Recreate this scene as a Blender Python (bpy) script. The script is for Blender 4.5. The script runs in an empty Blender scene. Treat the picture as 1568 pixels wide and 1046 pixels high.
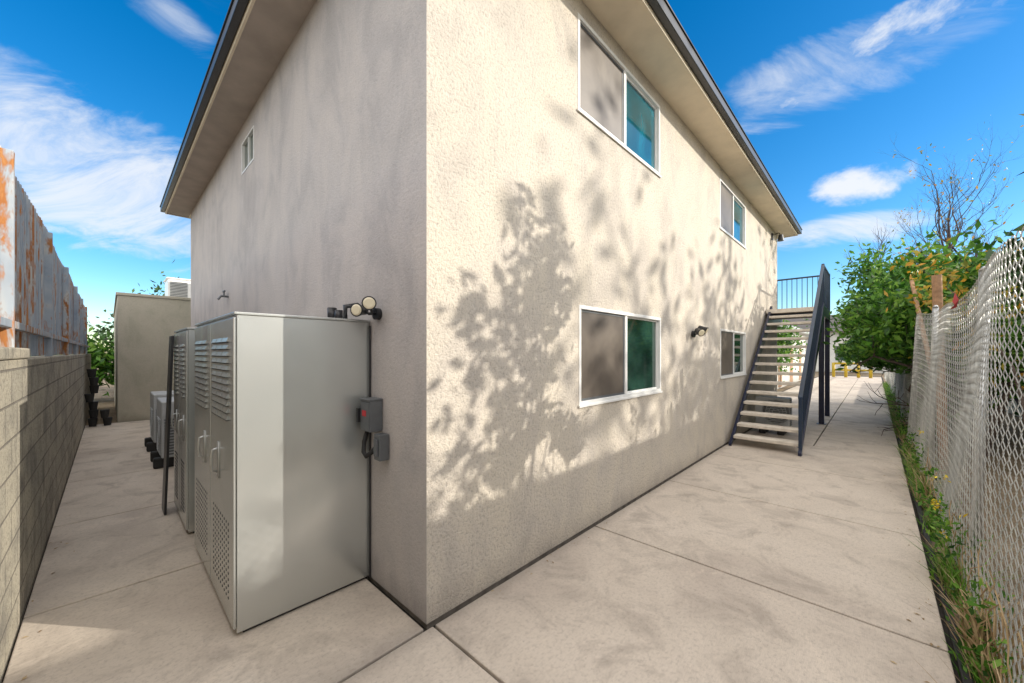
import bpy, math, random
import numpy as np
from mathutils import Vector, Matrix
R=math.radians
scene=bpy.context.scene
random.seed(7)
# ------------------------------------------------------------------ helpers
def link(o,parent=None):
    scene.collection.objects.link(o)
    if parent: o.parent=parent
    return o
def empty(name):
    e=bpy.data.objects.new(name,None); e.empty_display_size=.2
    return link(e)
def mesh(name,v,f,mat=None,parent=None,smooth=False):
    me=bpy.data.meshes.new(name); me.from_pydata([tuple(p) for p in v],[],[tuple(q) for q in f]); me.update()
    if mat: me.materials.append(mat)
    if smooth: me.polygons.foreach_set('use_smooth',[True]*len(me.polygons))
    return link(bpy.data.objects.new(name,me),parent)
class B:
    """collects primitive pieces in world coordinates"""
    def __init__(s): s.v=[];s.f=[]
    def box(s,x0,x1,y0,y1,z0,z1,bev=0):
        n=len(s.v)
        s.v+=[(x0,y0,z0),(x1,y0,z0),(x1,y1,z0),(x0,y1,z0),(x0,y0,z1),(x1,y0,z1),(x1,y1,z1),(x0,y1,z1)]
        s.f+=[tuple(n+i for i in q) for q in [(0,3,2,1),(4,5,6,7),(0,1,5,4),(1,2,6,5),(2,3,7,6),(3,0,4,7)]]
        return s
    def hexa(s,p):
        n=len(s.v); s.v+=list(p)
        s.f+=[tuple(n+i for i in q) for q in [(0,3,2,1),(4,5,6,7),(0,1,5,4),(1,2,6,5),(2,3,7,6),(3,0,4,7)]]
        return s
    def quad(s,a,b,c,d):
        n=len(s.v); s.v+=[a,b,c,d]; s.f.append((n,n+1,n+2,n+3)); return s
    def tube(s,pts,rad,n=8,cap=True):
        pts=[Vector(p) for p in pts]
        if not hasattr(rad,'__len__'): rad=[rad]*len(pts)
        base=len(s.v)
        for i,p in enumerate(pts):
            d=(pts[min(i+1,len(pts)-1)]-pts[max(i-1,0)]).normalized()
            ref=Vector((0,0,1)) if abs((pts[-1]-pts[0]).normalized().z)<.8 else Vector((1,0,0))
            a=d.cross(ref)
            if a.length<1e-4: a=d.cross(Vector((.3,1,.2)))
            a.normalize(); b=d.cross(a).normalized()
            for k in range(n):
                t=2*math.pi*k/n
                s.v.append(tuple(p+(a*math.cos(t)+b*math.sin(t))*rad[i]))
        for i in range(len(pts)-1):
            for k in range(n):
                k2=(k+1)%n
                s.f.append((base+i*n+k,base+i*n+k2,base+(i+1)*n+k2,base+(i+1)*n+k))
        if cap:
            s.f.append(tuple(base+k for k in range(n))[::-1]); e=base+(len(pts)-1)*n
            s.f.append(tuple(e+k for k in range(n)))
        return s
    def make(s,name,mat,parent=None,smooth=False,bevel=0):
        o=mesh(name,s.v,s.f,mat,parent,smooth)
        if bevel:
            m=o.modifiers.new('bevel','BEVEL'); m.width=bevel; m.segments=2; m.limit_method='ANGLE'
        return o
# ------------------------------------------------------------------ materials
class M:
    def __init__(s,name):
        s.m=bpy.data.materials.new(name); s.m.use_nodes=True; s.t=s.m.node_tree; s.n=s.t.nodes; s.l=s.t.links
        s.b=s.n['Principled BSDF']; s.out=s.n['Material Output']
        s.tc=s.n.new('ShaderNodeTexCoord'); s.co=s.tc.outputs['Object']
    def mapping(s,scale,rot=(0,0,0)):
        mp=s.n.new('ShaderNodeMapping'); mp.inputs['Scale'].default_value=scale; mp.inputs['Rotation'].default_value=rot
        s.l.new(s.co,mp.inputs[0]); return mp.outputs[0]
    def noise(s,scale,detail=3,rough=.55,dist=0,vec=None):
        n=s.n.new('ShaderNodeTexNoise'); n.inputs['Scale'].default_value=scale; n.inputs['Detail'].default_value=min(detail,4)
        n.inputs['Roughness'].default_value=rough; n.inputs['Distortion'].default_value=dist
        s.l.new(vec or s.co,n.inputs['Vector']); return n.outputs['Fac']
    def ramp(s,fac,stops):
        r=s.n.new('ShaderNodeValToRGB'); e=r.color_ramp.elements
        while len(e)<len(stops): e.new(.5)
        for i,(p,c) in enumerate(stops):
            e[i].position=p; e[i].color=(c,c,c,1) if not hasattr(c,'__len__') else (*c,1)
        s.l.new(fac,r.inputs[0]); return r.outputs[0]
    def mix(s,fac,a,b,mode='MIX'):
        m=s.n.new('ShaderNodeMix'); m.data_type='RGBA'; m.blend_type=mode
        for k,i in ((fac,0),(a,6),(b,7)):
            if hasattr(k,'is_output'): s.l.new(k,m.inputs[i])
            elif i==0: m.inputs[0].default_value=k
            else: m.inputs[i].default_value=(*k,1)
        return m.outputs[2]
    def math(s,op,a,b=0.0):
        m=s.n.new('ShaderNodeMath'); m.operation=op
        for i,k in enumerate((a,b)):
            if hasattr(k,'is_output'): s.l.new(k,m.inputs[i])
            else: m.inputs[i].default_value=k
        return m.outputs[0]
    def color(s,c):
        if hasattr(c,'is_output'): s.l.new(c,s.b.inputs['Base Color'])
        else: s.b.inputs['Base Color'].default_value=(*c,1)
        return s
    def set(s,rough=.6,metal=0,spec=.5):
        if hasattr(rough,'is_output'): s.l.new(rough,s.b.inputs['Roughness'])
        else: s.b.inputs['Roughness'].default_value=rough
        s.b.inputs['Metallic'].default_value=metal; s.b.inputs['Specular IOR Level'].default_value=spec
        return s
    def bump(s,h,strength=.5,dist=.01):
        b=s.n.new('ShaderNodeBump'); b.inputs['Strength'].default_value=strength; b.inputs['Distance'].default_value=dist
        s.l.new(h,b.inputs['Height'])
        prev=s.b.inputs['Normal'].links
        if prev: s.l.new(prev[0].from_socket,b.inputs['Normal'])
        s.l.new(b.outputs[0],s.b.inputs['Normal']); return s
def simple(name,c,rough=.6,metal=0,var=.12,scale=6,bump=0,bscale=80):
    m=M(name); n=m.noise(scale,3,.6)
    a=tuple(x*(1-var) for x in c); b=tuple(min(1,x*(1+var)) for x in c)
    m.color(m.ramp(n,[(.3,a),(.7,b)])); m.set(rough,metal)
    if bump: m.bump(m.noise(bscale,2),bump,.004)
    return m.m
def stucco(name,c,warm,strength=.9,speck=.5,dark=.3):
    m=M(name)
    big=m.noise(.8,4,.62,.7)
    c0=tuple(x*.86 for x in c)
    col=m.mix(m.ramp(big,[(.36,0.),(.64,1.)]),c0,c)
    st=m.noise(2.3,4,.62,.5,m.mapping((1,1,.55),(0,.35,0)))
    col=m.mix(m.ramp(st,[(.40,.0),(.62,.75)]),col,warm)
    col=m.mix(m.ramp(st,[(.30,dark),(.46,0.)]),col,tuple(x*.62 for x in c))
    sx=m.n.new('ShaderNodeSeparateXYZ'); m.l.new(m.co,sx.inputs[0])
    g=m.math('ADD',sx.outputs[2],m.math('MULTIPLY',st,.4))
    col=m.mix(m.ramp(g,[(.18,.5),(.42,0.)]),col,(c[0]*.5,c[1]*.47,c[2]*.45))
    grain=m.noise(42,4,.78)
    col=m.mix(m.ramp(grain,[(.36,speck),(.49,0.)]),col,tuple(x*.40 for x in c))
    m.color(col).set(.93,0,.25)
    m.bump(grain,strength,.016)
    return m.m
MAT={}
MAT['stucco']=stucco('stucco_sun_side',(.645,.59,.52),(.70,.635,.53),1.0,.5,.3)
MAT['stucco_shaded']=stucco('stucco_shade_side',(.475,.448,.442),(.53,.49,.465),.5,.2,.25)  # same stucco, shade of the unlit left wall put into its colour
MAT['stucco_far']=stucco('stucco_far',(.50,.47,.38),(.52,.48,.40),.4,.2)
MAT['stucco_pale']=stucco('stucco_pale',(.70,.70,.66),(.72,.70,.64),.4,.2)
def concrete():
    m=M('concrete'); big=m.noise(.6,4,.62,.8); mid=m.noise(2.6,4,.7,.6); f=m.noise(42,4,.75)
    col=m.ramp(big,[(.3,(.49,.42,.36)),(.5,(.61,.535,.455)),(.7,(.68,.60,.515))])
    col=m.mix(m.ramp(mid,[(.50,0.),(.68,.7)]),col,(.37,.32,.275))
    col=m.mix(m.ramp(mid,[(.28,.7),(.42,0.)]),col,(.72,.625,.52))
    col=m.mix(m.ramp(f,[(.3,.45),(.5,0.)]),col,(.26,.22,.19))
    br=m.noise(20,2,.6,0,m.mapping((1,14,1)))
    col=m.mix(m.ramp(br,[(.3,.25),(.6,0.)]),col,(.3,.26,.22))
    vor=m.n.new('ShaderNodeTexVoronoi'); vor.inputs['Scale'].default_value=9; m.l.new(m.co,vor.inputs['Vector'])
    sp=m.math('LESS_THAN',vor.outputs['Distance'],.035)
    col=m.mix(m.math('MULTIPLY',sp,.4),col,(.16,.14,.12))
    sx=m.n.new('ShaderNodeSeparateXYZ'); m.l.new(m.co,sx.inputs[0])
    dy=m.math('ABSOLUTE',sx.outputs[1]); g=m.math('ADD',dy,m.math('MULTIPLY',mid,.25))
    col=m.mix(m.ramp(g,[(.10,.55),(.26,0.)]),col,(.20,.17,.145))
    m.color(col).set(m.ramp(mid,[(.3,.62),(.7,.88)]),0,.35)
    m.bump(f,.4,.004)
    return m.m
MAT['concrete']=concrete()
MAT['joint']=simple('joint_dirt',(.03,.025,.02),.95,0,.5,20)
MAT['footing']=simple('footing_concrete',(.18,.155,.13),.95,0,.4,9,.5,60)
def soil():
    m=M('soil'); n=m.noise(1.3,4,.7); f=m.noise(30,3,.7)
    col=m.ramp(n,[(.3,(.18,.14,.09)),(.6,(.28,.22,.155)),(.8,(.38,.32,.24))])
    col=m.mix(m.ramp(f,[(.35,.6),(.55,0.)]),col,(.07,.055,.035))
    m.color(col).set(.95,0,.2); m.bump(f,1,.03); return m.m
MAT['soil']=soil()
MAT['black']=simple('black_metal',(.02,.021,.024),.35,0,.3)
MAT['rubber']=simple('black_rubber',(.018,.018,.018),.7)
MAT['navy']=simple('navy_paint',(.009,.014,.042),.28,0,.25,4)
MAT['railblue']=simple('rail_blue_paint',(.010,.025,.055),.3,0,.25,4)
MAT['vinyl']=simple('white_vinyl',(.80,.80,.78),.35,0,.05)
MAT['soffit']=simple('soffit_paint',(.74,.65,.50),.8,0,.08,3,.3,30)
MAT['soffit_dark']=simple('soffit_side_tone',(.42,.36,.31),.8,0,.12,3,.3,30)  # darker tone of the soffit for the left eave
MAT['shingle']=simple('shingle',(.10,.09,.085),.9,0,.3,12,.6,40)
MAT['tread']=simple('tread_concrete',(.66,.60,.52),.8,0,.15,9,.4,60)
MAT['galv']=simple('galvanised_steel',(.55,.56,.56),.38,.85,.15,9)
MAT['wire']=simple('fence_wire',(.66,.67,.64),.5,.2,.25,5)
MAT['greybox']=simple('grey_enamel',(.13,.14,.15),.4,.2,.15)
MAT['acwhite']=simple('ac_enamel',(.46,.48,.49),.45,0,.1)
MAT['wood']=simple('weathered_wood',(.40,.24,.14),.85,0,.35,14,.6,30)
MAT['yellow']=simple('yellow_paint',(.50,.35,.02),.5,0,.15)
MAT['lens']=simple('lamp_lens',(.75,.68,.5),.15,0,.05)
MAT['red']=simple('red_cloth',(.5,.04,.05),.7)
def glass(name,c,rough=.06):
    m=M(name); n=m.noise(1.6,3,.5,1.)
    m.color(m.ramp(n,[(.35,tuple(x*.5 for x in c)),(.65,c)])).set(rough,0,.8); m.b.inputs['Coat Weight'].default_value=.3
    m.bump(m.noise(1.6,1),.25,.01); return m.m
MAT['teal']=glass('teal_glass',(.004,.14,.19))
MAT['greenglass']=glass('green_glass',(.02,.06,.045),.05)  # green of reflected foliage put into the glass colour
def screen():
    m=M('insect_screen'); n=m.noise(2.0,3,.6,.5)
    col=m.ramp(n,[(.3,(.085,.07,.06)),(.7,(.165,.14,.115))])
    m.color(col).set(.4,0,.4); return m.m
MAT['screen']=screen()
def cabinet():
    m=M('cabinet_steel'); big=m.noise(1.1,2,.5,.6)
    col=m.ramp(big,[(.3,(.57,.60,.59)),(.7,(.69,.71,.69))])
    sx=m.n.new('ShaderNodeSeparateXYZ'); m.l.new(m.co,sx.inputs[0])
    col=m.mix(m.ramp(m.math('ADD',sx.outputs[2],m.math('MULTIPLY',big,.5)),[(.2,.4),(.6,0.)]),col,(.36,.35,.32))
    m.color(col).set(.25,.68,.5); m.bump(big,.4,.04)
    return m.m
MAT['cab']=cabinet()
def block():
    m=M('concrete_block'); br=m.n.new('ShaderNodeTexBrick')
    mp=m.n.new('ShaderNodeCombineXYZ'); sx=m.n.new('ShaderNodeSeparateXYZ'); m.l.new(m.co,sx.inputs[0])
    m.l.new(sx.outputs[1],mp.inputs[0]); m.l.new(sx.outputs[2],mp.inputs[1]); m.l.new(mp.outputs[0],br.inputs['Vector'])
    br.inputs['Scale'].default_value=1; br.inputs['Brick Width'].default_value=.40; br.inputs['Row Height'].default_value=.2
    br.inputs['Mortar Size'].default_value=.007; br.inputs['Mortar Smooth'].default_value=.3
    br.inputs['Color1'].default_value=(.50,.46,.37,1); br.inputs['Color2'].default_value=(.40,.375,.31,1); br.inputs['Mortar'].default_value=(.25,.23,.2,1)
    n=m.noise(3,4,.65,.4); f=m.noise(60,3,.7)
    col=m.mix(m.ramp(n,[(.46,0.),(.68,.65)]),br.outputs['Color'],(.15,.145,.14))
    col=m.mix(m.ramp(f,[(.35,.6),(.5,0.)]),col,(.12,.11,.10))
    m.color(col).set(.95,0,.2); m.bump(m.math('SUBTRACT',m.math('MULTIPLY',f,.6),br.outputs['Fac']),.9,.011); return m.m
MAT['block']=block()
def rust():
    m=M('rusty_corrugated'); n=m.noise(2.4,4,.7,.6,m.mapping((1,1,.45))); r=m.noise(9,4,.7,.4,m.mapping((1,1,.35)))
    col=m.ramp(n,[(.3,(.24,.31,.41)),(.5,(.42,.48,.54)),(.65,(.66,.63,.56))])
    mask=m.ramp(m.math('MULTIPLY',m.math('ADD',n,r),.5),[(.50,0.),(.56,1.)])
    rc=m.ramp(r,[(.35,(.14,.045,.015)),(.6,(.45,.18,.05)),(.75,(.6,.30,.11))])
    col=m.mix(mask,col,rc); m.color(col).set(.7,.1); return m.m
MAT['rust']=rust()
def leafmat(name,cols,tr=.3):
    m=M(name); g=m.n.new('ShaderNodeNewGeometry')
    col=m.ramp(g.outputs['Random Per Island'],[(i/(len(cols)-1)*.98+.01,c) for i,c in enumerate(cols)])
    m.color(col).set(.45,0,.45)
    if tr:
        t=m.n.new('ShaderNodeBsdfTranslucent'); m.l.new(col,t.inputs[0]); mx=m.n.new('ShaderNodeMixShader'); mx.inputs[0].default_value=tr
        m.l.new(m.b.outputs[0],mx.inputs[1]); m.l.new(t.outputs[0],mx.inputs[2]); m.l.new(mx.outputs[0],m.out.inputs[0])
    return m.m
MAT['leaf']=leafmat('citrus_leaf',[(.02,.075,.01),(.06,.17,.02),(.11,.28,.03),(.24,.42,.06)],.4)
MAT['leafdark']=leafmat('dark_leaf',[(.015,.05,.012),(.035,.09,.02),(.07,.13,.03)],0)
MAT['leafyel']=leafmat('yellow_leaf',[(.12,.16,.02),(.45,.36,.03),(.6,.30,.03),(.25,.28,.04)])
MAT['grass']=leafmat('grass_blade',[(.05,.16,.015),(.12,.30,.03),(.20,.38,.05),(.35,.33,.14)])
MAT['dry']=leafmat('dry_stem',[(.25,.16,.08),(.42,.30,.16),(.5,.38,.22)],0)
MAT['flower']=leafmat('flower_petal',[(.8,.55,.02),(.85,.7,.05)],0)
MAT['bark']=simple('bark',(.13,.10,.085),.9,0,.3,14,.7,40)
MAT['barkgrey']=simple('bark_twig',(.07,.055,.06),.9,0,.3,10)
# ------------------------------------------------------------------ ground & paving
v=[(-400,-400,-.07),(400,-400,-.07),(400,400,-.07),(-400,400,-.07)]
mesh('ground',v,[(0,1,2,3)],MAT['soil'])
pave=B()
def slab(x0,x1,y0,y1):
    g=.009; pave.box(x0+g,x1-g,y0+g,y1-g,-.065,0)
xs=[-3.7,-1.85,0.04]+[1.93+1.85*i for i in range(19)]
for i in range(len(xs)-1):
    far=xs[i]>7
    if far: slab(xs[i],xs[i+1],-2.33,-1.2); slab(xs[i],xs[i+1],-1.2,-.012 if xs[i]<11 else .9)
    else: slab(xs[i],xs[i+1],-2.33,-.012)
ys=[0]+[1.95+1.85*i for i in range(5)]+[11.34]
for i in range(len(ys)-1): slab(-1.742,-.012,ys[i]-.012,ys[i+1]-.012)
slab(11.75,13.03,.9,12)
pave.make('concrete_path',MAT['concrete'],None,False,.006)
B().box(-3.75,37,-2.36,1.0,-.068,-.03).box(-1.745,0,1.001,11.34,-.068,-.03).make('path_joint_bed',MAT['joint'])
B().box(-3.7,36,-2.385,-2.345,-.065,.008).make('path_edging',MAT['rubber'],None,False,.006)
# ------------------------------------------------------------------ apartment building
bld=empty('apartment_building')
LX,LY,ZT=11.7,9.9,5.12
def wall(name,axis,c,a0,a1,z0,z1,holes,mat,depth):
    b=B(); A=sorted({a0,a1,*[h[0] for h in holes],*[h[1] for h in holes]}); Z=sorted({z0,z1,*[h[2] for h in holes],*[h[3] for h in holes]})
    P=(lambda a,z,d=0:(a,c+d,z)) if axis=='x' else (lambda a,z,d=0:(c+d,a,z))
    for i in range(len(A)-1):
        for j in range(len(Z)-1):
            am=(A[i]+A[i+1])/2; zm=(Z[j]+Z[j+1])/2
            if any(h[0]<am<h[1] and h[2]<zm<h[3] for h in holes): continue
            b.quad(P(A[i],Z[j]),P(A[i+1],Z[j]),P(A[i+1],Z[j+1]),P(A[i],Z[j+1]))
    for h in holes:
        x0,x1,q0,q1=h
        b.quad(P(x0,q0),P(x1,q0),P(x1,q0,depth),P(x0,q0,depth)); b.quad(P(x0,q1),P(x1,q1),P(x1,q1,depth),P(x0,q1,depth))
        b.quad(P(x0,q0),P(x0,q1),P(x0,q1,depth),P(x0,q0,depth)); b.quad(P(x1,q0),P(x1,q1),P(x1,q1,depth),P(x1,q0,depth))
    return b.make(name,mat,bld)
W=[(1.66,3.54,3.97,4.88,'u'),(1.68,3.57,1.2,2.15,'l'),(6.17,8.03,3.93,4.83,'u'),(6.2,8.06,1.24,2.13,'l')]
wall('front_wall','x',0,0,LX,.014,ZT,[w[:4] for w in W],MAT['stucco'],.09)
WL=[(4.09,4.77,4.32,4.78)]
wall('side_wall','y',0,0,LY,.014,ZT,WL,MAT['stucco_shaded'],.09)
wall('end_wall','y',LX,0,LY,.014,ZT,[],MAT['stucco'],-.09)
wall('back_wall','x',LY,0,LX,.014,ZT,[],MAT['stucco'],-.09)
B().box(.012,LX-.012,.012,LY-.012,-.06,.04).make('foundation',MAT['footing'],bld)
for i,(x0,x1,z0,z1,k) in enumerate(W):
    fr=B(); w=.036; ya,yb=-.006,.07; xm=(x0+x1)/2+.01
    fr.box(x0,x1,ya,yb,z1-w,z1).box(x0,x1,ya,yb,z0,z0+w).box(x0,x0+w,ya,yb,z0+w,z1-w).box(x1-w,x1,ya,yb,z0+w,z1-w)
    fr.box(x0-.015,x1+.015,-.02,-.008,z0-.018,z0+.006)
    fr.box(xm-.02,xm+.03,ya+.012,yb,z0+w,z1-w)
    s0,s1=xm+.03,x1-w
    fr.box(s0,s1,.03,.06,z1-w-.02,z1-w).box(s0,s1,.03,.06,z0+w,z0+w+.02).box(s1-.02,s1,.03,.06,z0+w+.02,z1-w-.02)
    fr.make('window_frame',MAT['vinyl'],bld,False,.003)
    t=B(); a,b_=x0+w,xm-.02
    t.box(a,b_,.018,.03,z0+w,z0+w+.022).box(a,b_,.018,.03,z1-w-.022,z1-w).box(a,a+.022,.018,.03,z0+w+.022,z1-w-.022).box(b_-.022,b_,.018,.03,z0+w+.022,z1-w-.022)
    t.make('screen_frame',MAT['greybox'] ,bld)
    B().box(a+.02,b_-.02,.023,.028,z0+w+.02,z1-w-.02).make('insect_screen',MAT['screen'],bld)
    B().box(s0,s1-.015,.045,.05,z0+w+.015,z1-w-.015).make('window_glass',MAT['teal'] if k=='u' else MAT['greenglass'],bld)
y0,y1,z0,z1=WL[0]
fr=B(); w=.025; ym=(y0+y1)/2
fr.box(-.006,.07,y0,y1,z1-w,z1).box(-.006,.07,y0,y1,z0,z0+w).box(-.006,.07,y0,y0+w,z0+w,z1-w).box(-.006,.07,y1-w,y1,z0+w,z1-w).box(.004,.07,ym-.015,ym+.015,z0+w,z1-w)
fr.make('side_window_frame',MAT['vinyl'],bld)
B().box(.03,.035,y0+.02,y1-.02,z0+.02,z1-.02).make('side_window_glass',MAT['greenglass'],bld)
o=.40; zs=5.04
def ring(b,i,o_,z0,z1,lx=LX,ly=LY):
    b.box(-o_,lx+o_,-o_,-i,z0,z1).box(-o_,lx+o_,ly+i,ly+o_,z0,z1).box(-o_,-i,-i,ly+i,z0,z1).box(lx+i,lx+o_,-i,ly+i,z0,z1)
b=B(); b.box(-o,LX+o,-o,.03,zs,zs+.06).box(LX-.03,LX+o,.03,LY+o,zs,zs+.06).box(.0,LX-.03,LY-.03,LY+o,zs,zs+.06).make('soffit',MAT['soffit'],bld)
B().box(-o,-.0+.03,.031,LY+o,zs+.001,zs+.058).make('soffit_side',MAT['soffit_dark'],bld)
b=B(); ring(b,o+.001,o+.025,zs-.015,zs+.17); b.make('fascia',MAT['soffit'],bld)
b=B(); ring(b,o+.027,o+.105,zs+.03,zs+.14); ring(b,o+.027,o+.12,zs+.141,zs+.16); b.make('gutter',MAT['black'],bld,False,.008)
e=o+.09; zr=zs+.175; hy=LY/2
mesh('hip_roof',[(-e,-e,zr),(LX+e,-e,zr),(LX+e,LY+e,zr),(-e,LY+e,zr),(hy,hy,zr+1.6),(LX-hy,hy,zr+1.6)],[(0,1,5,4),(2,3,4,5),(1,2,5),(3,0,4),(3,2,1,0)],MAT['shingle'],bld)
# ------------------------------------------------------------------ wall fixtures
def spot(name,base,nrm,aim,s=1.):
    e_=empty(name); n=Vector(nrm); t=Vector((0,0,1)).cross(n); p=Vector(base)
    B().tube([p,p+n*.035],.05*s,16).make('wall_plate',MAT['black'],e_)
    a=B(); l=B()
    for k in (1,-1):
        d=(Vector(aim)+t*.35*k).normalized()
        h=p+n*.13*s+t*k*.085*s+Vector((0,0,.05+.02*k))*s
        a.tube([p+n*.03,(p+n*.08*s+t*k*.03*s),h-d*.06*s],.013*s,8)
        a.tube([h-d*.08*s,h-d*.07*s,h-d*.01*s,h+d*.055*s],[.02*s,.038*s,.042*s,.058*s],18)
        l.tube([h+d*.0555*s,h+d*.062*s],[.047*s,.036*s],18)
    a.make('lamp_heads',MAT['black'],e_,False,.002); l.make('lamp_lenses',MAT['lens'],e_)
spot('twin_flood_light',(0,.60,1.98),(-1,0,0),(-.62,-.75,-.05),.85)
spot('twin_flood_light',(4.75,0,1.98),(0,-1,0),(-.3,-.8,-.4))
w_=empty('wall_lantern'); B().box(10.85,10.95,-.03,-.001,4.72,4.9).tube([(10.9,-.02,4.85),(10.9,-.16,4.88),(10.9,-.2,4.82)],.012).tube([(10.9,-.2,4.82),(10.9,-.2,4.66)],[.05,.075],12).make('lantern',MAT['black'],w_)
w_=empty('hose_bib'); B().tube([(0,5.7,2.62),(-.1,5.7,2.62),(-.14,5.7,2.56)],.018).tube([(-.06,5.7,2.62),(-.06,5.7,2.69)],.012).tube([(-.06,5.64,2.70),(-.06,5.76,2.70)],.014).make('spigot',MAT['greybox'],w_)
el=empty('electrical_disconnect_box')
B().box(-.10,-.004,.545,.68,1.14,1.36).box(-.108,-.10,.55,.675,1.15,1.345).box(-.112,-.004,.54,.685,1.36,1.372).make('switch_box',MAT['greybox'],el,False,.004)
B().box(-.112,-.1085,.585,.64,1.25,1.29).make('warning_label',MAT['red'],el)
B().box(-.075,-.004,.45,.535,.95,1.13).box(-.09,-.076,.47,.515,.98,1.1).make('outlet_box',MAT['greybox'],el,False,.004)
B().tube([(-.07,.64,1.14),(-.09,.65,1.06),(-.10,.64,.99),(-.10,.60,.965),(-.08,.55,1.0),(-.06,.53,1.04)],.016,10).make('flex_conduit',MAT['rubber'],el,True)
B().box(-.125,-.10,.675,.70,1.2,1.3).make('switch_lever',MAT['black'],el)
pc=empty('electrical_conduit')
B().tube([(-.010,.726,.02),(-.010,.726,1.9)],.007).make('pipe',MAT['black'],pc)
vp=empty('vent_pipes')
B().tube([(-.12,1.15,1.94),(-.12,1.15,2.06)],.035,12).tube([(-.12,1.02,1.94),(-.12,1.02,2.03)],.03,12).tube([(-.12,1.45,1.97),(-.12,1.8,1.97)],.02).tube([(-.12,.9,1.94),(-.12,.9,2.05),(-.02,.9,2.07)],.02,10).make('pipes',MAT['black'],vp,True)
# ------------------------------------------------------------------ metal cabinets
def cab(name,x0,y0,y1,z1,doors):
    e_=empty(name); z0=.0
    B().box(x0,-.006,y0,y1,z0+.022,z1-.012).make('body',MAT['cab'],e_,False,.004)
    B().box(x0+.035,-.02,y0+.02,y1-.02,.001,z0+.022).make('plinth',MAT['rubber'],e_)
    B().box(x0-.014,-.004,y0-.01,y1+.01,z1-.0115,z1+.004).make('lid',MAT['cab'],e_,False,.003)
    B().box(x0+.001,x0+.025,y0-.004,y0-.0005,z0+.03,z1-.02).make('side_fold',MAT['cab'],e_)
    n=doors; dw=(y1-y0)/n; d=B(); lv=B(); dk=B(); hd=B()
    for i in range(n):
        a,b_=y0+dw*i+.006,y0+dw*(i+1)-.006
        d.box(x0-.016,x0-.001,a,b_,z0+.05,z1-.03)
        c=a+.12; c2=b_-.10
        ncol=3; cw=(c2-c)/ncol
        for r_ in range(12):
            z=z1-.16-r_*.044
            for q in range(ncol):
                ya,yb=c+q*cw+.01,c+(q+1)*cw-.01
                xx=x0-.0165
                lv.hexa([(xx-.013,ya,z-.012),(xx-.013,yb,z-.012),(xx,yb,z-.012),(xx,ya,z-.012),(xx-.002,ya,z+.014),(xx-.002,yb,z+.014),(xx,yb,z+.014),(xx,ya,z+.014)])
                dk.box(xx-.0105,xx-.0005,ya+.004,yb-.004,z-.0185,z-.0125)
        for r_ in range(13):
            for q in range(9):
                yy=c+.02+q*(c2-c-.04)/8; zz=.18+r_*.038
                dk.tube([(x0-.0162,yy,zz),(x0-.0172,yy,zz)],.0095,8)
        hy_=b_-.30 if i==0 else a+.22
        hd.tube([(x0-.016,hy_,.90),(x0-.05,hy_,.91),(x0-.055,hy_,.96),(x0-.055,hy_,1.0),(x0-.05,hy_,1.05),(x0-.016,hy_,1.06)],.007,8)
        hd.box(x0-.022,x0-.0165,hy_-.025,hy_+.025,.86,1.10)
    d.make('doors',MAT['cab'],e_,False,.003); lv.make('louvres',MAT['cab'],e_); dk.make('vent_holes',MAT['rubber'],e_); hd.make('handles',MAT['galv'],e_,True)
    return e_
cab('metal_storage_cabinet',-.83,.745,2.25,1.94,2)
cab('metal_storage_cabinet',-.845,2.62,3.6,1.93,2)
pn=empty('leaning_metal_panel')
B().hexa([(-.96,3.35,0.005),(-.96,3.62,0.005),(-.94,3.62,0.005),(-.94,3.35,0.005),(-.895,3.40,1.88),(-.895,3.66,1.88),(-.875,3.66,1.88),(-.875,3.40,1.88)]).make('panel',MAT['black'],pn,False,.003)
# ------------------------------------------------------------------ AC condensers
def ac(x0,y0,L=.80,D=.33,H=.62):
    e_=empty('ac_condenser')
    b=B().box(x0,x0+D,y0,y0+L,.16,.16+H); b.make('casing',MAT['acwhite'],e_,False,.015)
    f=B(); g=B()
    for i in range(15): f.box(x0-.012,x0-.002,y0+.06,y0+L-.2,.2+i*.036,.208+i*.036)
    for i in range(13): g.box(x0+.03,x0+D-.03,y0-.010,y0-.001,.2+i*.042,.222+i*.042)
    for k in range(1,5):
        c=(y0+.06+y0+L-.2)/2; zc=.47
        f.tube([(x0-.012,c+.06*k*math.cos(t*.3927),zc+.06*k*math.sin(t*.3927)) for t in range(17)],.004,5,False)
    g.tube([(x0-.0015,(y0+.06+y0+L-.2)/2,.47),(x0-.003,(y0+.06+y0+L-.2)/2,.47)],.25,24)
    f.make('grille',MAT['acwhite'],e_); g.make('fan_opening',MAT['greybox'],e_)
    B().box(x0-.08,x0+D+.08,y0+.08,y0+.2,0.001,.155).box(x0-.08,x0+D+.08,y0+L-.2,y0+L-.08,0.001,.155).make('rubber_feet',MAT['rubber'],e_,False,.02)
ac(-.83,5.5,.8,.33,.82); ac(-.83,6.9,.8,.33,.82); ac(8.2,-.75,.6,.3,.6)
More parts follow.
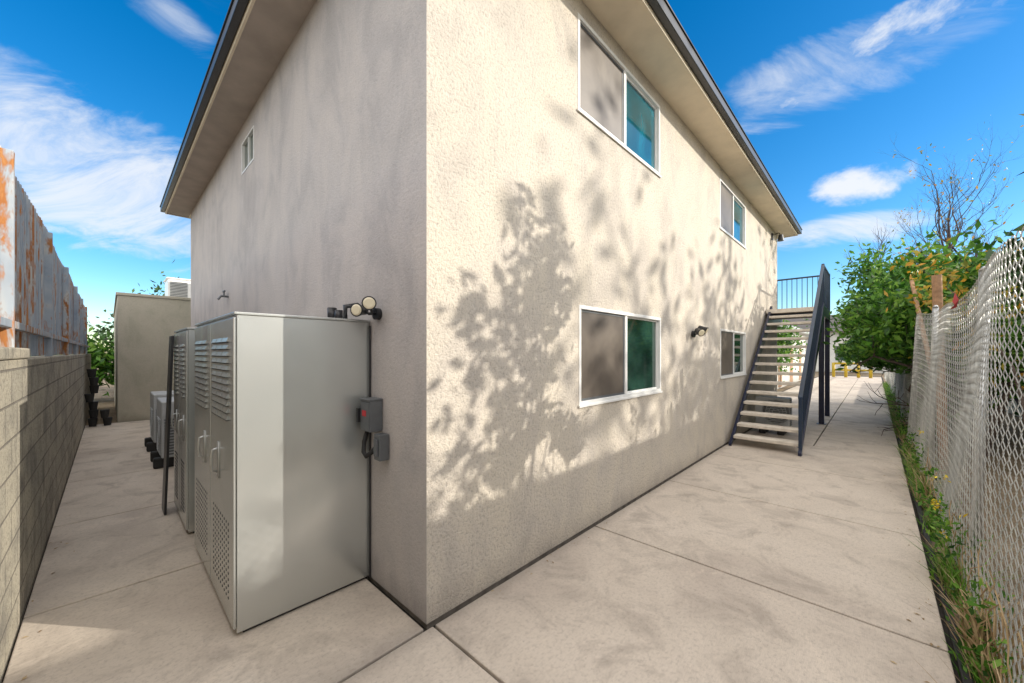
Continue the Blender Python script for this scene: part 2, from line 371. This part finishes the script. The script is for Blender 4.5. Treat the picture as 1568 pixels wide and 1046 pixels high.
# ------------------------------------------------------------------ staircase
st=empty('exterior_staircase')
X0,X1,H=6.55,10.3,2.78; N=15; run=(X1-X0)/N; rise=H/N; YI,YO=-.10,-1.12
t=B()
for i in range(N-1):
    x=X0+run*i; z=rise*(i+1)
    t.box(x-.02,x+run+.015,YO+.028,YI-.028,z-.055,z)
t.box(X1-run-.02,LX+.25,YO+.028,-.03,H-.10,H)
t.make('treads',MAT['tread'],st,False,.008)
s=B()
def sl(x): return rise*((x-X0)/run)+.12
for y in (YI,YO):
    a,c=y-.025,y+.025
    xa,xb=X0-.12,X1-.05; za,zb=sl(xa),sl(xb); dd=.33
    s.hexa([(xa,a,max(0.002,za-dd)),(xb,a,zb-dd),(xb,c,zb-dd),(xa,c,max(0.002,za-dd)),(xa,a,za+.02),(xb,a,zb+.02),(xb,c,zb+.02),(xa,c,za+.02)])
s.box(X1-.049,LX+.25,YO-.025,YO+.025,H-.22,H+.03).box(X1-.05,LX+.25,YI+.03,-.01,H-.3,H-.102)
for x in (X1+.02,LX+.15): s.box(x-.05,x+.05,YO-.02,YO+.08,.012,H-.105)
s.box(X1-.07,X1+.11,YO-.06,YO+.12,.0015,.0118)
s.box(X1+.0,X1+.08,YO+.082,-.05,H-.24,H-.103)
for i in range(N-1):
    x=X0+run*i; z=rise*(i+1)
    s.box(x+.03,x+run-.03,YO+.0255,YO+.06,z-.075,z-.056).box(x+.03,x+run-.03,YI-.06,YI-.0255,z-.075,z-.056)
s.make('stringers_and_posts',MAT['navy'],st,False,.004)
r=B(); hr=.98
def rl(x): return rise*((x-X0)/run+1)
r.hexa([(X0-.05,YO-.03,rl(X0-.05)+hr-.2),(X1,YO-.03,H+hr),(X1,YO+.03,H+hr),(X0-.05,YO+.03,rl(X0-.05)+hr-.2),(X0-.05,YO-.03,rl(X0-.05)+hr-.16),(X1,YO-.03,H+hr+.045),(X1,YO+.03,H+hr+.045),(X0-.05,YO+.03,rl(X0-.05)+hr-.16)])
def ht(x): 
    u=(x-X0+.05)/(X1-X0+.05); return (1-u)*(rl(X0-.05)+hr-.2)+u*(H+hr)
x=X0
r.box(X0-.06,X0-.01,YO-.025,YO+.025,.002,ht(X0))
while x<X1-.1:
    r.box(x+.05,x+.066,YO-.008,YO+.008,sl(x)+.02,ht(x+.05)); x+=.115
r.box(X1-.02,X1+.03,YO-.025,YO+.025,H+.03,H+hr+.045)
r.box(X1+.03,LX+.25,YO-.02,YO+.02,H+hr,H+hr+.04)
x=X1+.12
while x<LX+.2: r.box(x,x+.016,YO-.008,YO+.008,H+.03,H+hr); x+=.115
XE=LX+.22
r.box(XE-.02,XE+.02,YO+.021,.25,H+hr,H+hr+.04).box(XE-.02,XE+.02,YO+.021,.25,H+.06,H+.1)
y=YO+.11
while y<.25: r.box(XE-.008,XE+.008,y,y+.016,H+.1,H+hr); y+=.115
r.box(XE-.025,XE+.025,YO-.025,YO+.0205,H+.03,H+hr+.05)
r.make('railing',MAT['railblue'],st,False,.002)
# ------------------------------------------------------------------ left block wall + corrugated fence
XW=-1.742
B().box(XW-.2,XW,-3.2,16,-.06,1.66).box(XW-.215,XW+.012,-3.2,2.25,1.661,1.73).make('block_wall',MAT['block'],None,False,.01)
cf=empty('corrugated_metal_fence')
v=[];f=[]; n=0; yy=-3.2; k=0
prof=[(0,0),(.03,.0),(.05,.035),(.09,.035),(.11,0)]
rng=random.Random(3)
pts=[]
while yy<16:
    for a,d in prof[:-1]: pts.append((yy+a,d))
    yy+=.11
top=0
for i,(y,d) in enumerate(pts):
    if i%8==0: top=rng.uniform(-.015,.015)
    x=XW-.13+d+.01*math.sin(y*1.7)
    v+= [(x,y,1.735 if y<2.3 else 1.67),(x,y,3.06+top)]
for i in range(len(pts)-1): f.append((2*i,2*i+2,2*i+3,2*i+1))
o_=mesh('corrugated_sheets',v,f,MAT['rust'],cf); md=o_.modifiers.new('s','SOLIDIFY'); md.thickness=.003
b=B(); 
b.box(XW-.08,XW-.04,-3.2,16,1.86,1.91)
y=-2.9
while y<16: b.box(XW-.09,XW-.035,y,y+.055,1.731 if y<2.25 else 1.661,3.0); y+=2.45
b.make('fence_rails_posts',MAT['rust'],cf,False,.003)
# ------------------------------------------------------------------ rear wing
wg=empty('rear_wing_building')
B().box(-1.21,5,11.35,20,-.06,3.1).make('walls',MAT['stucco_far'],wg,False,.01)
B().box(-1.24,5.03,11.32,20.03,3.101,3.17).make('parapet_cap',MAT['stucco_far'],wg,False,.008)
hv=empty('rooftop_ac_unit')
B().box(-.15,.75,13.2,14.1,3.25,3.9).box(-.18,.78,13.17,14.13,3.901,3.94).make('casing',MAT['vinyl'],hv,False,.01)
b=B()
for i in range(12): b.box(-.1,.3,13.185,13.199,3.3+i*.045,3.32+i*.045)
b.make('louvres',MAT['greybox'],hv); B().box(-.1,.7,13.25,14.05,3.171,3.249).make('curb',MAT['greybox'],hv)
db=empty('stacked_planters'); b=B(); rg=random.Random(5)
for q,nn in ((0,7),(1,2)):
    for i in range(nn):
        z=.19*i
        cx=-1.62+q*.24+rg.uniform(-.04,.04); cy=11.0+rg.uniform(-.1,.1)
        b.tube([(cx,cy,z+.001),(cx,cy,z+.15),(cx,cy,z+.185)],[.06,.08,.085],10)
b.make('pots',MAT['rubber'],db)
# ------------------------------------------------------------------ chain-link fence
def chain_link(X0,X1,Y,Hh,w=.046,h=.036,r=.0021):
    K=int((X1-X0)/w); J=int(Hh/h)
    k=np.arange(K)[:,None]; j=np.arange(J+1)[None,:]
    x=X0+(k+((j+k)%2))*w; z=.03+j*h+0*k
    z=z*(1+.018*np.sin(x*1.1)+.012*np.sin(x*2.7+1))
    y=Y+.035*np.sin(x*1.05)*(z/2)+.02*np.sin(x*2.3+z*2)+ ((k%2)*.004-.002) - .03*z
    x=x+.012*np.sin(z*5+x*3)
    ang=np.array([0,2.094,4.189])
    P=np.stack([x,y,z],-1)[:,:,None,:]+np.stack([np.cos(ang)*r*1.2,np.sin(ang)*r*1.2,0*ang],-1)[None,None]
    V=P.reshape(-1,3)
    idx=(np.arange(K)[:,None]*(J+1)+np.arange(J)[None,:])*3
    F=[]
    for a in range(3):
        c=(a+1)%3; F.append(np.stack([idx+a,idx+c,idx+3+c,idx+3+a],-1).reshape(-1,4))
    F=np.concatenate(F)
    me=bpy.data.meshes.new('mesh_wire'); me.vertices.add(len(V)); me.vertices.foreach_set('co',V.ravel())
    me.loops.add(F.size); me.loops.foreach_set('vertex_index',F.ravel().astype(np.int32)); me.polygons.add(len(F))
    me.polygons.foreach_set('loop_start',np.arange(0,F.size,4,dtype=np.int32)); me.update(calc_edges=True)
    me.materials.append(MAT['wire']); return bpy.data.objects.new('wire_mesh',me)
clf=empty('chain_link_fence')
link(chain_link(-3.5,34,-2.47,2.2),clf)
b=B(); x=-3.2
while x<34: b.tube([(x,-2.53,-.06),(x,-2.58,2.28)],.03,10).tube([(x,-2.58,2.28),(x,-2.58,2.31)],[.034,.012],10); x+=3.05
b.make('posts',MAT['galv'],clf,True)
wp=empty('wooden_pole'); B().tube([(6.75,-2.72,0),(6.35,-2.62,2.75)],[.05,.05],8).make('pole',MAT['wood'],wp)
wp=empty('wooden_pole'); B().tube([(7.0,-2.66,1.2),(8.7,-2.50,3.0)],[.03,.03],8).make('pole',MAT['wood'],wp)
rc=empty('cloth_scrap'); mesh('cloth',[(3.3,-2.50,2.12),(3.5,-2.50,2.2),(3.56,-2.49,2.13),(3.42,-2.5,2.07),(3.36,-2.46,2.05)],[(0,1,2,3),(0,3,4)],MAT['red'],rc)
# ------------------------------------------------------------------ vegetation
def grow(rng,p,d,L,r,depth,maxd,out,tips,spread=.75,up=.12,kids=(2,4),wander=.22,shrink=.68):
    n=5; pts=[Vector(p)]; rad=[r]; d=Vector(d).normalized(); q=Vector(p)
    for i in range(n):
        d=(d+Vector((rng.gauss(0,wander),rng.gauss(0,wander),rng.gauss(0,wander)+up))*.5).normalized()
        q=q+d*L/n; pts.append(q.copy()); rad.append(r*(1-.38*(i+1)/n))
    out.append((pts,rad))
    if depth>=maxd-1: tips.extend([pts[2],pts[3],pts[4],pts[5]])
    if depth<maxd:
        for c in range(rng.randint(*kids)):
            k=rng.randint(2,n) if c else n
            nd=(d+Vector((rng.gauss(0,spread),rng.gauss(0,spread),rng.gauss(0,spread)*.7))).normalized()
            grow(rng,pts[k],nd,L*shrink*rng.uniform(.75,1.15),rad[k]*.74,depth+1,maxd,out,tips,spread,up,kids,wander,shrink)
def leaf_mesh(name,tips,n,spread,size,mat,parent,seed=1,zs=1.,clip=None,wd_=.42):
    g=np.random.default_rng(seed); T=np.array([tuple(t) for t in tips]); c=T[g.integers(0,len(T),n)]+g.normal(0,spread,(n,3))*np.array([1,1,zs])
    if clip is not None: c=c[clip(c)]; n=len(c)
    a=g.normal(size=(n,3)); a[:,2]-=.3; a/=np.linalg.norm(a,axis=1)[:,None]
    b=g.normal(size=(n,3)); b=np.cross(a,b); b/=np.linalg.norm(b,axis=1)[:,None]; u=np.cross(a,b)
    s=(size*g.uniform(.6,1.3,n))[:,None]
    V=np.stack([c-a*s,c+b*s*wd_+u*s*.12,c+a*s,c-b*s*wd_+u*s*.12],1).reshape(-1,3)
    F=np.arange(4*n).reshape(n,4)
    me=bpy.data.meshes.new(name); me.vertices.add(len(V)); me.vertices.foreach_set('co',V.ravel()); me.loops.add(F.size)
    me.loops.foreach_set('vertex_index',F.ravel().astype(np.int32)); me.polygons.add(n); me.polygons.foreach_set('loop_start',np.arange(0,4*n,4,dtype=np.int32)); me.update(calc_edges=True)
    me.materials.append(mat); return link(bpy.data.objects.new(name,me),parent)
def tree(name,base,seed,h,r,maxd,mat,leafn=0,size=.05,spread=.15,lm=None,stems=1,sp=.75,up=.12,kids=(2,4),lean=(0,0,1),shrink=.68,zs=1.,wander=.22,clip=None,bclip=None,wd_=.42):
    e_=empty(name); rng=random.Random(seed); out=[];tips=[]
    for s_ in range(stems):
        d=Vector(lean)+Vector((rng.gauss(0,.28),rng.gauss(0,.28),0))*(stems>1)
        grow(rng,Vector(base)+Vector((rng.gauss(0,.05),rng.gauss(0,.05),0))*(stems>1),d,h,r,0,maxd,out,tips,sp,up,kids,wander,shrink)
    b=B()
    for pts,rad in out:
        if clip is not None and pts[-1].y>-1.5: continue
        if bclip is not None and not bclip(pts): continue
        b.tube(pts,rad,6 if rad[0]>.02 else 4,False)
    b.make('trunk_and_limbs',mat,e_,True)
    if leafn: leaf_mesh('foliage',tips,leafn,spread,size,lm,e_,seed,zs,clip=clip,wd_=wd_)
    return tips
G=-.06
cl1=lambda c:((c[:,2]>1.5+.25*np.sin(c[:,0]*3.1))|(c[:,1]<-2.6))&(c[:,1]<-1.3-.10*np.sin(c[:,0]*5)-.25*np.sin(c[:,2]*4+c[:,0]))
tree('citrus_tree',(9.1,-3.35,G),14,1.5,.07,4,MAT['bark'],24000,.075,.20,MAT['leaf'],stems=4,sp=.9,up=.1,kids=(3,4),shrink=.64,clip=cl1)
tree('citrus_tree',(11.9,-3.15,G),11,1.9,.10,4,MAT['bark'],36000,.085,.26,MAT['leaf'],stems=4,sp=.9,up=.1,kids=(3,4),shrink=.64,clip=cl1)
tree('citrus_tree',(16.3,-3.1,G),12,1.9,.09,4,MAT['bark'],22000,.095,.28,MAT['leaf'],stems=3,sp=.9,kids=(3,4),shrink=.64,lean=(0,.1,1),clip=cl1)
tree('yellow_leaf_shrub',(7.5,-3.6,G),5,1.6,.03,3,MAT['bark'],1800,.055,.16,MAT['leafyel'],stems=3,sp=.6,shrink=.62)
tree('bare_tree',(13.2,-4.75,G),21,2.9,.10,6,MAT['barkgrey'],400,.045,.1,MAT['leafyel'],stems=2,sp=.52,kids=(2,4),up=.2,shrink=.68)
tree('bare_tree',(24.5,-3.3,G),23,3.3,.15,5,MAT['barkgrey'],0,stems=2,sp=.42,kids=(2,4),up=.25,shrink=.7,lean=(0,.1,1))
def cl2(c):
    xw=c[:,0]+.784*c[:,1]; zw=c[:,2]+.4956*c[:,1]
    return ((xw>.03)|(zw>1.6))&(zw>.86+.12*np.sin(xw*7))
def bc2(pts):
    p=pts[-1]; xw=p.x+.784*p.y; zw=p.z+.4956*p.y
    return xw>.0 or zw>1.6
tree('young_leafy_tree',(3.5,-3.75,G),31,2.35,.05,4,MAT['bark'],2700,.082,.085,MAT['leafdark'],stems=2,sp=.55,kids=(3,4),up=.2,shrink=.54,clip=cl2,bclip=bc2,wd_=.46)
tree('slender_sapling',(5.1,-4.0,G),33,2.1,.035,3,MAT['bark'],260,.07,.07,MAT['leafdark'],stems=2,sp=.35,kids=(2,3),up=.35,shrink=.45)
tree('tall_shade_tree',(15.0,-17,G),35,5.2,.18,4,MAT['bark'],1500,.22,.40,MAT['leafdark'],stems=3,sp=.6,kids=(2,4),shrink=.68)
tree('tall_shade_tree',(20.5,-15.5,G),36,4.8,.18,4,MAT['bark'],1500,.22,.40,MAT['leafdark'],stems=2,sp=.6,kids=(2,4),shrink=.68)
tree('rear_tree',(-2.6,19,G),41,1.15,.12,3,MAT['bark'],4500,.12,.35,MAT['leaf'],stems=2,sp=.8,kids=(3,4),shrink=.6)
tree('rear_tree',(.5,24,G),42,2.4,.14,3,MAT['bark'],3500,.13,.4,MAT['leafdark'],stems=2,sp=.8,kids=(3,4),shrink=.65)
tree('path_end_shrub',(20,1.5,G),43,1.5,.08,3,MAT['bark'],3500,.1,.35,MAT['leaf'],stems=2,sp=.8,kids=(3,4),shrink=.6)
tips=[]; rr=random.Random(9)
for i in range(130):
    a=rr.uniform(-.9,1.25); d_=rr.uniform(60,85); tips.append((d_*math.cos(a),d_*math.sin(a),rr.uniform(1,4.2)))
leaf_mesh('distant_trees',tips,9000,1.3,.5,MAT['leafdark'],None,3)
def blades(name,n,x0,x1,yc,yw,h,mat,seed):
    g=np.random.default_rng(seed); 
    cx=g.uniform(x0,x1,max(4,int((x1-x0)*2.6))); hh=g.uniform(.35,1.,len(cx)); k=g.integers(0,len(cx),n)
    x=cx[k]+g.normal(0,.10,n); y=yc+g.normal(0,yw,n); H=h*hh[k]*g.uniform(.5,1.2,n)
    a=g.uniform(0,6.28,n); w=.0045+.003*g.random(n); L=H*g.uniform(.2,.9,n); b=g.uniform(0,6.28,n)
    dx,dy=np.cos(a)*w,np.sin(a)*w; lx,ly=np.cos(b)*L,np.sin(b)*L; z=np.full(n,-.06)
    V=np.stack([np.stack([x-dx,y-dy,z],-1),np.stack([x+dx,y+dy,z],-1),np.stack([x+dx*.7+lx*.35,y+dy*.7+ly*.35,z+H*.6],-1),np.stack([x-dx*.7+lx*.35,y-dy*.7+ly*.35,z+H*.6],-1),np.stack([x+lx,y+ly,z+H],-1)],1).reshape(-1,3)
    f=[]
    for i in range(n): q=5*i; f.append((q,q+1,q+2,q+3)); f.append((q+3,q+2,q+4))
    return mesh(name,V.tolist(),f,mat)
blades('grass_strip',9000,.8,26,-2.45,.04,.36,MAT['grass'],4)
blades('dry_weeds',1800,.3,14,-2.48,.04,.42,MAT['dry'],6)
g=random.Random(2)
leaf_mesh('fence_weeds',[(g.uniform(1.4,22),-2.45,abs(g.gauss(.08,.18))) for _ in range(200)],4600,.055,.03,MAT['leaf'],None,5,clip=lambda c:(c[:,2]>-.04)&(c[:,1]<-2.32))
leaf_mesh('yellow_wildflowers',[(g.uniform(2,6),-2.41,g.uniform(.2,.75)) for _ in range(9)],50,.015,.018,MAT['flower'],None,6)
vn=B()
for i in range(26):
    x=g.uniform(1.0,5.5); z=0; y=-2.46; pts=[(x,y,0)]
    for q in range(6): x+=g.gauss(0,.06); z+=g.uniform(.04,.12); y=-2.46+g.gauss(0,.015)-.02*z; pts.append((x,y,z))
    vn.tube(pts,.003,4,False)
vn.make('dry_vines',MAT['dry'])
gl=np.random.default_rng(12); V=[];Fc=[]
for i in range(170):
    if i<110: x=gl.uniform(.5,14); y=-2.3+abs(gl.normal(0,.12))
    elif i<140: x=gl.uniform(.3,6.3); y=-.03-abs(gl.normal(0,.05))
    else: x=-1.72+abs(gl.normal(0,.08)); y=gl.uniform(1,9)
    a=gl.uniform(0,6.28); s_=gl.uniform(.008,.02); n0=len(V)
    ca,sa=math.cos(a)*s_,math.sin(a)*s_
    V+=[(x-ca,y-sa,.002),(x-sa*.4,y+ca*.4,.006),(x+ca,y+sa,.003),(x+sa*.4,y-ca*.4,.005)]; Fc.append((n0,n0+1,n0+2,n0+3))
mesh('fallen_leaves',V,Fc,MAT['dry'])
# ------------------------------------------------------------------ neighbours
B().box(-8,30,-5.0,-4.85,-.06,1.62).box(-8,30,-5.03,-4.82,1.621,1.67).make('garden_wall',MAT['stucco_pale'],None,False,.01)
nh=empty('neighbour_house')
B().box(-9,19,-13,-6.3,-.06,3.2).make('walls',MAT['stucco_pale'],nh)
HE=.67+.4956*6.0
B().box(-9.3,19.2,-13.3,-6.0,HE-.2,HE).make('roof_slab',MAT['soffit'],nh)
mesh('roof',[(-9.4,-13.4,HE+.002),(19.2,-13.4,HE+.002),(19.2,-6.02,HE+.002),(-9.4,-6.02,HE+.002),(-6,-9.6,HE+.9),(15.5,-9.6,HE+.9)],[(0,1,5,4),(2,3,4,5),(1,2,5),(3,0,4)],MAT['shingle'],nh)
b=B()
for x in (-3,3,9,14): b.box(x,x+1.4,-6.32,-6.285,1.1,2.2)
b.make('windows',MAT['greenglass'],nh)
cp=empty('carport')
B().box(19,31,1.4,8,-.06,2.9).make('walls',MAT['stucco_pale'],cp); B().box(18.7,31.3,1.1,8.3,2.9,3.1).make('roof_slab',MAT['acwhite'],cp)
b=B()
for x in (21,24.5,28): b.box(x,x+1.0,1.385,1.399,0,2.05)
b.make('doors',MAT['wood'],cp)
fh=empty('far_house')
B().box(44,56,-8,14,-.06,3.6).make('walls',MAT['stucco_pale'],fh)
mesh('roof',[(43.4,-8.6,3.6),(56.6,-8.6,3.6),(56.6,14.6,3.6),(43.4,14.6,3.6),(50,-6,5.6),(50,12,5.6)],[(0,1,4),(1,2,5,4),(2,3,5),(3,0,4,5)],MAT['shingle'],fh)
b=B()
for y in (-5,-1,3,7): b.box(43.97,43.998,y,y+1.6,1,2.3)
b.make('windows',MAT['greenglass'],fh)
gt=empty('yellow_barrier_gate'); b=B()
b.tube([(33.6,.1,.95),(33.6,-1.8,.95)],.07).tube([(33.6,.1,.5),(33.6,-1.8,.5)],.06)
for y in (.1,-.55,-1.2,-1.8): b.tube([(33.6,y,-.06),(33.6,y,1.0)],.09)
b.make('rails',MAT['yellow'],gt,True)
# ------------------------------------------------------------------ world
F=Vector((.7254,.6884,0)); RT=Vector((.6884,-.7254,0)); UP=Vector((0,0,1))
def pd(x,y): return (F*586+RT*(x-784)+UP*(540-y)).normalized()
wd=bpy.data.worlds.new('World'); scene.world=wd; wd.use_nodes=True; nt=wd.node_tree; N_=nt.nodes; Lk=nt.links
bg=N_['Background']; bg.inputs[1].default_value=.15
sky=N_.new('ShaderNodeTexSky'); sky.sky_type='NISHITA'; sky.sun_disc=False
EL=R(21.5); sdir=Vector((.617*math.cos(EL),-.787*math.cos(EL),math.sin(EL))).normalized()
sky.sun_elevation=EL; sky.sun_rotation=math.atan2(sdir.x,sdir.y)
sky.air_density=1.0; sky.dust_density=.3; sky.ozone_density=3.0
tc=N_.new('ShaderNodeTexCoord'); D=tc.outputs['Generated']
def mt(op,a,b=0.,c=None):
    m=N_.new('ShaderNodeMath'); m.operation=op
    for i,k in enumerate((a,b) if c is None else (a,b,c)):
        if hasattr(k,'is_output'): Lk.new(k,m.inputs[i])
        else: m.inputs[i].default_value=k
    return m.outputs[0]
def dot(vec):
    m=N_.new('ShaderNodeVectorMath'); m.operation='DOT_PRODUCT'; Lk.new(D,m.inputs[0]); m.inputs[1].default_value=vec; return m.outputs['Value']
def noise(scale,detail,rough,dist,vec):
    n=N_.new('ShaderNodeTexNoise'); n.inputs['Scale'].default_value=scale; n.inputs['Detail'].default_value=detail; n.inputs['Roughness'].default_value=rough; n.inputs['Distortion'].default_value=dist
    Lk.new(vec,n.inputs['Vector']); return n.outputs['Fac']
def mr(x,a,b,c=0.,d=1.):
    m=N_.new('ShaderNodeMapRange'); m.interpolation_type='SMOOTHSTEP'; Lk.new(x,m.inputs[0])
    for i,k in enumerate((a,b,c,d)): m.inputs[i+1].default_value=k
    return m.outputs[0]
zz=mt('ADD',mt('MAXIMUM',dot(UP),0.),.30)
cu=mt('DIVIDE',dot(RT),zz); cv=mt('DIVIDE',dot(F),zz)
cx=N_.new('ShaderNodeCombineXYZ'); Lk.new(mt('ADD',mt('MULTIPLY',cu,1.1),mt('MULTIPLY',cv,.3)),cx.inputs[0]); Lk.new(mt('MULTIPLY',cv,2.6),cx.inputs[1])
cx2=N_.new('ShaderNodeCombineXYZ'); Lk.new(dot(RT),cx2.inputs[0]); Lk.new(dot(F),cx2.inputs[1]); Lk.new(mt('MULTIPLY',dot(UP),1.6),cx2.inputs[2])
wis=noise(2.1,8,.64,.8,cx.outputs[0]); puf=noise(8,7,.6,.2,cx2.outputs[0])
def blob(px,py,wx,wy,tilt=0):
    c=pd(px,py); a=c.cross(UP).normalized(); b=a.cross(c)
    ca,sa=math.cos(R(tilt)),math.sin(R(tilt)); A=a*ca+b*sa; Bv=b*ca-a*sa
    u=mt('DIVIDE',dot(A),wx); v_=mt('DIVIDE',dot(Bv),wy)
    d2=mt('ADD',mt('MULTIPLY',u,u),mt('MULTIPLY',v_,v_))
    front=mt('GREATER_THAN',dot(c),.2)
    return mt('MULTIPLY',mr(d2,0.,2.2,1.,0.),front)
def amax(*a):
    r_=a[0]
    for k in a[1:]: r_=mt('MAXIMUM',r_,k)
    return r_
soft=amax(mt('MULTIPLY',blob(130,265,.21,.11,-14),1.0),mt('MULTIPLY',blob(240,15,.10,.03,-20),.6),
          mt('MULTIPLY',blob(1260,110,.20,.06,8),.62),mt('MULTIPLY',blob(1290,355,.12,.03),.9),mt('MULTIPLY',blob(1430,50,.15,.05,10),.6))
w1=mr(mt('ADD',mt('MULTIPLY',soft,.42),mt('MULTIPLY',wis,1.0)),.62,1.04)
w1=mt('MULTIPLY',w1,mr(soft,0.,.25,.25,1.))
hard=amax(blob(1322,280,.070,.038,3),mt('MULTIPLY',blob(1430,20,.12,.032,4),.95),mt('MULTIPLY',blob(1210,158,.03,.012),.8),mt('MULTIPLY',blob(70,335,.2,.02),.5))
w2=mr(mt('ADD',mt('MULTIPLY',hard,.8),mt('MULTIPLY',mt('SUBTRACT',puf,.5),2.6)),.30,.95)
w2=mt('MULTIPLY',w2,mr(hard,.08,.4))
back_fill=mr(dot(Vector((-F.x*.66,-F.y*.66,.75)).normalized()),.06,.42)  # added cloud mass behind the camera, out of view, lifts ambient light
w3=mt('MULTIPLY',back_fill,mr(wis,.28,.5))
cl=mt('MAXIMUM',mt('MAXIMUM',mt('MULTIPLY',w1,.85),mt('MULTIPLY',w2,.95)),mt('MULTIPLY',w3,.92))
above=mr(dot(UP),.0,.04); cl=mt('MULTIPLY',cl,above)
def mixc(fac,a,b,mode='MIX'):
    m=N_.new('ShaderNodeMix'); m.data_type='RGBA'; m.blend_type=mode
    for k,i in ((fac,0),(a,6),(b,7)):
        if hasattr(k,'is_output'): Lk.new(k,m.inputs[i])
        elif i==0: m.inputs[0].default_value=k
        else: m.inputs[i].default_value=(*k,1)
    return m.outputs[2]
hs=N_.new('ShaderNodeHueSaturation'); hs.inputs['Saturation'].default_value=1.4; hs.inputs['Value'].default_value=1.35; Lk.new(sky.outputs[0],hs.inputs['Color'])
ccol=mixc(back_fill,(6.2,6.4,6.7),(15.5,14.8,13.9))  # unseen rear clouds made brighter than the visible ones, as fill
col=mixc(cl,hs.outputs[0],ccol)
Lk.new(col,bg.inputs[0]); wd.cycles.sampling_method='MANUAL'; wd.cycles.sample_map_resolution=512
# ------------------------------------------------------------------ sun
sl_=bpy.data.lights.new('sun','SUN'); sl_.energy=5.0; sl_.angle=R(.45); sl_.color=(1,.92,.80)
so=bpy.data.objects.new('sun',sl_); link(so); so.rotation_euler=(-sdir).to_track_quat('-Z','Y').to_euler()
# ------------------------------------------------------------------ camera
cam=bpy.data.cameras.new('camera'); cam.sensor_width=36; cam.lens=36*586/1568; cam.shift_y=17/1568; cam.clip_end=2000; cam.clip_start=.05
co=bpy.data.objects.new('camera',cam); link(co); co.location=(-1.356,-2.017,1.7)
co.rotation_euler=(R(90),0,math.atan2(F.y,F.x)-R(90)); scene.camera=co
scene.view_settings.view_transform='Standard'; scene.view_settings.look='None'; scene.view_settings.exposure=0
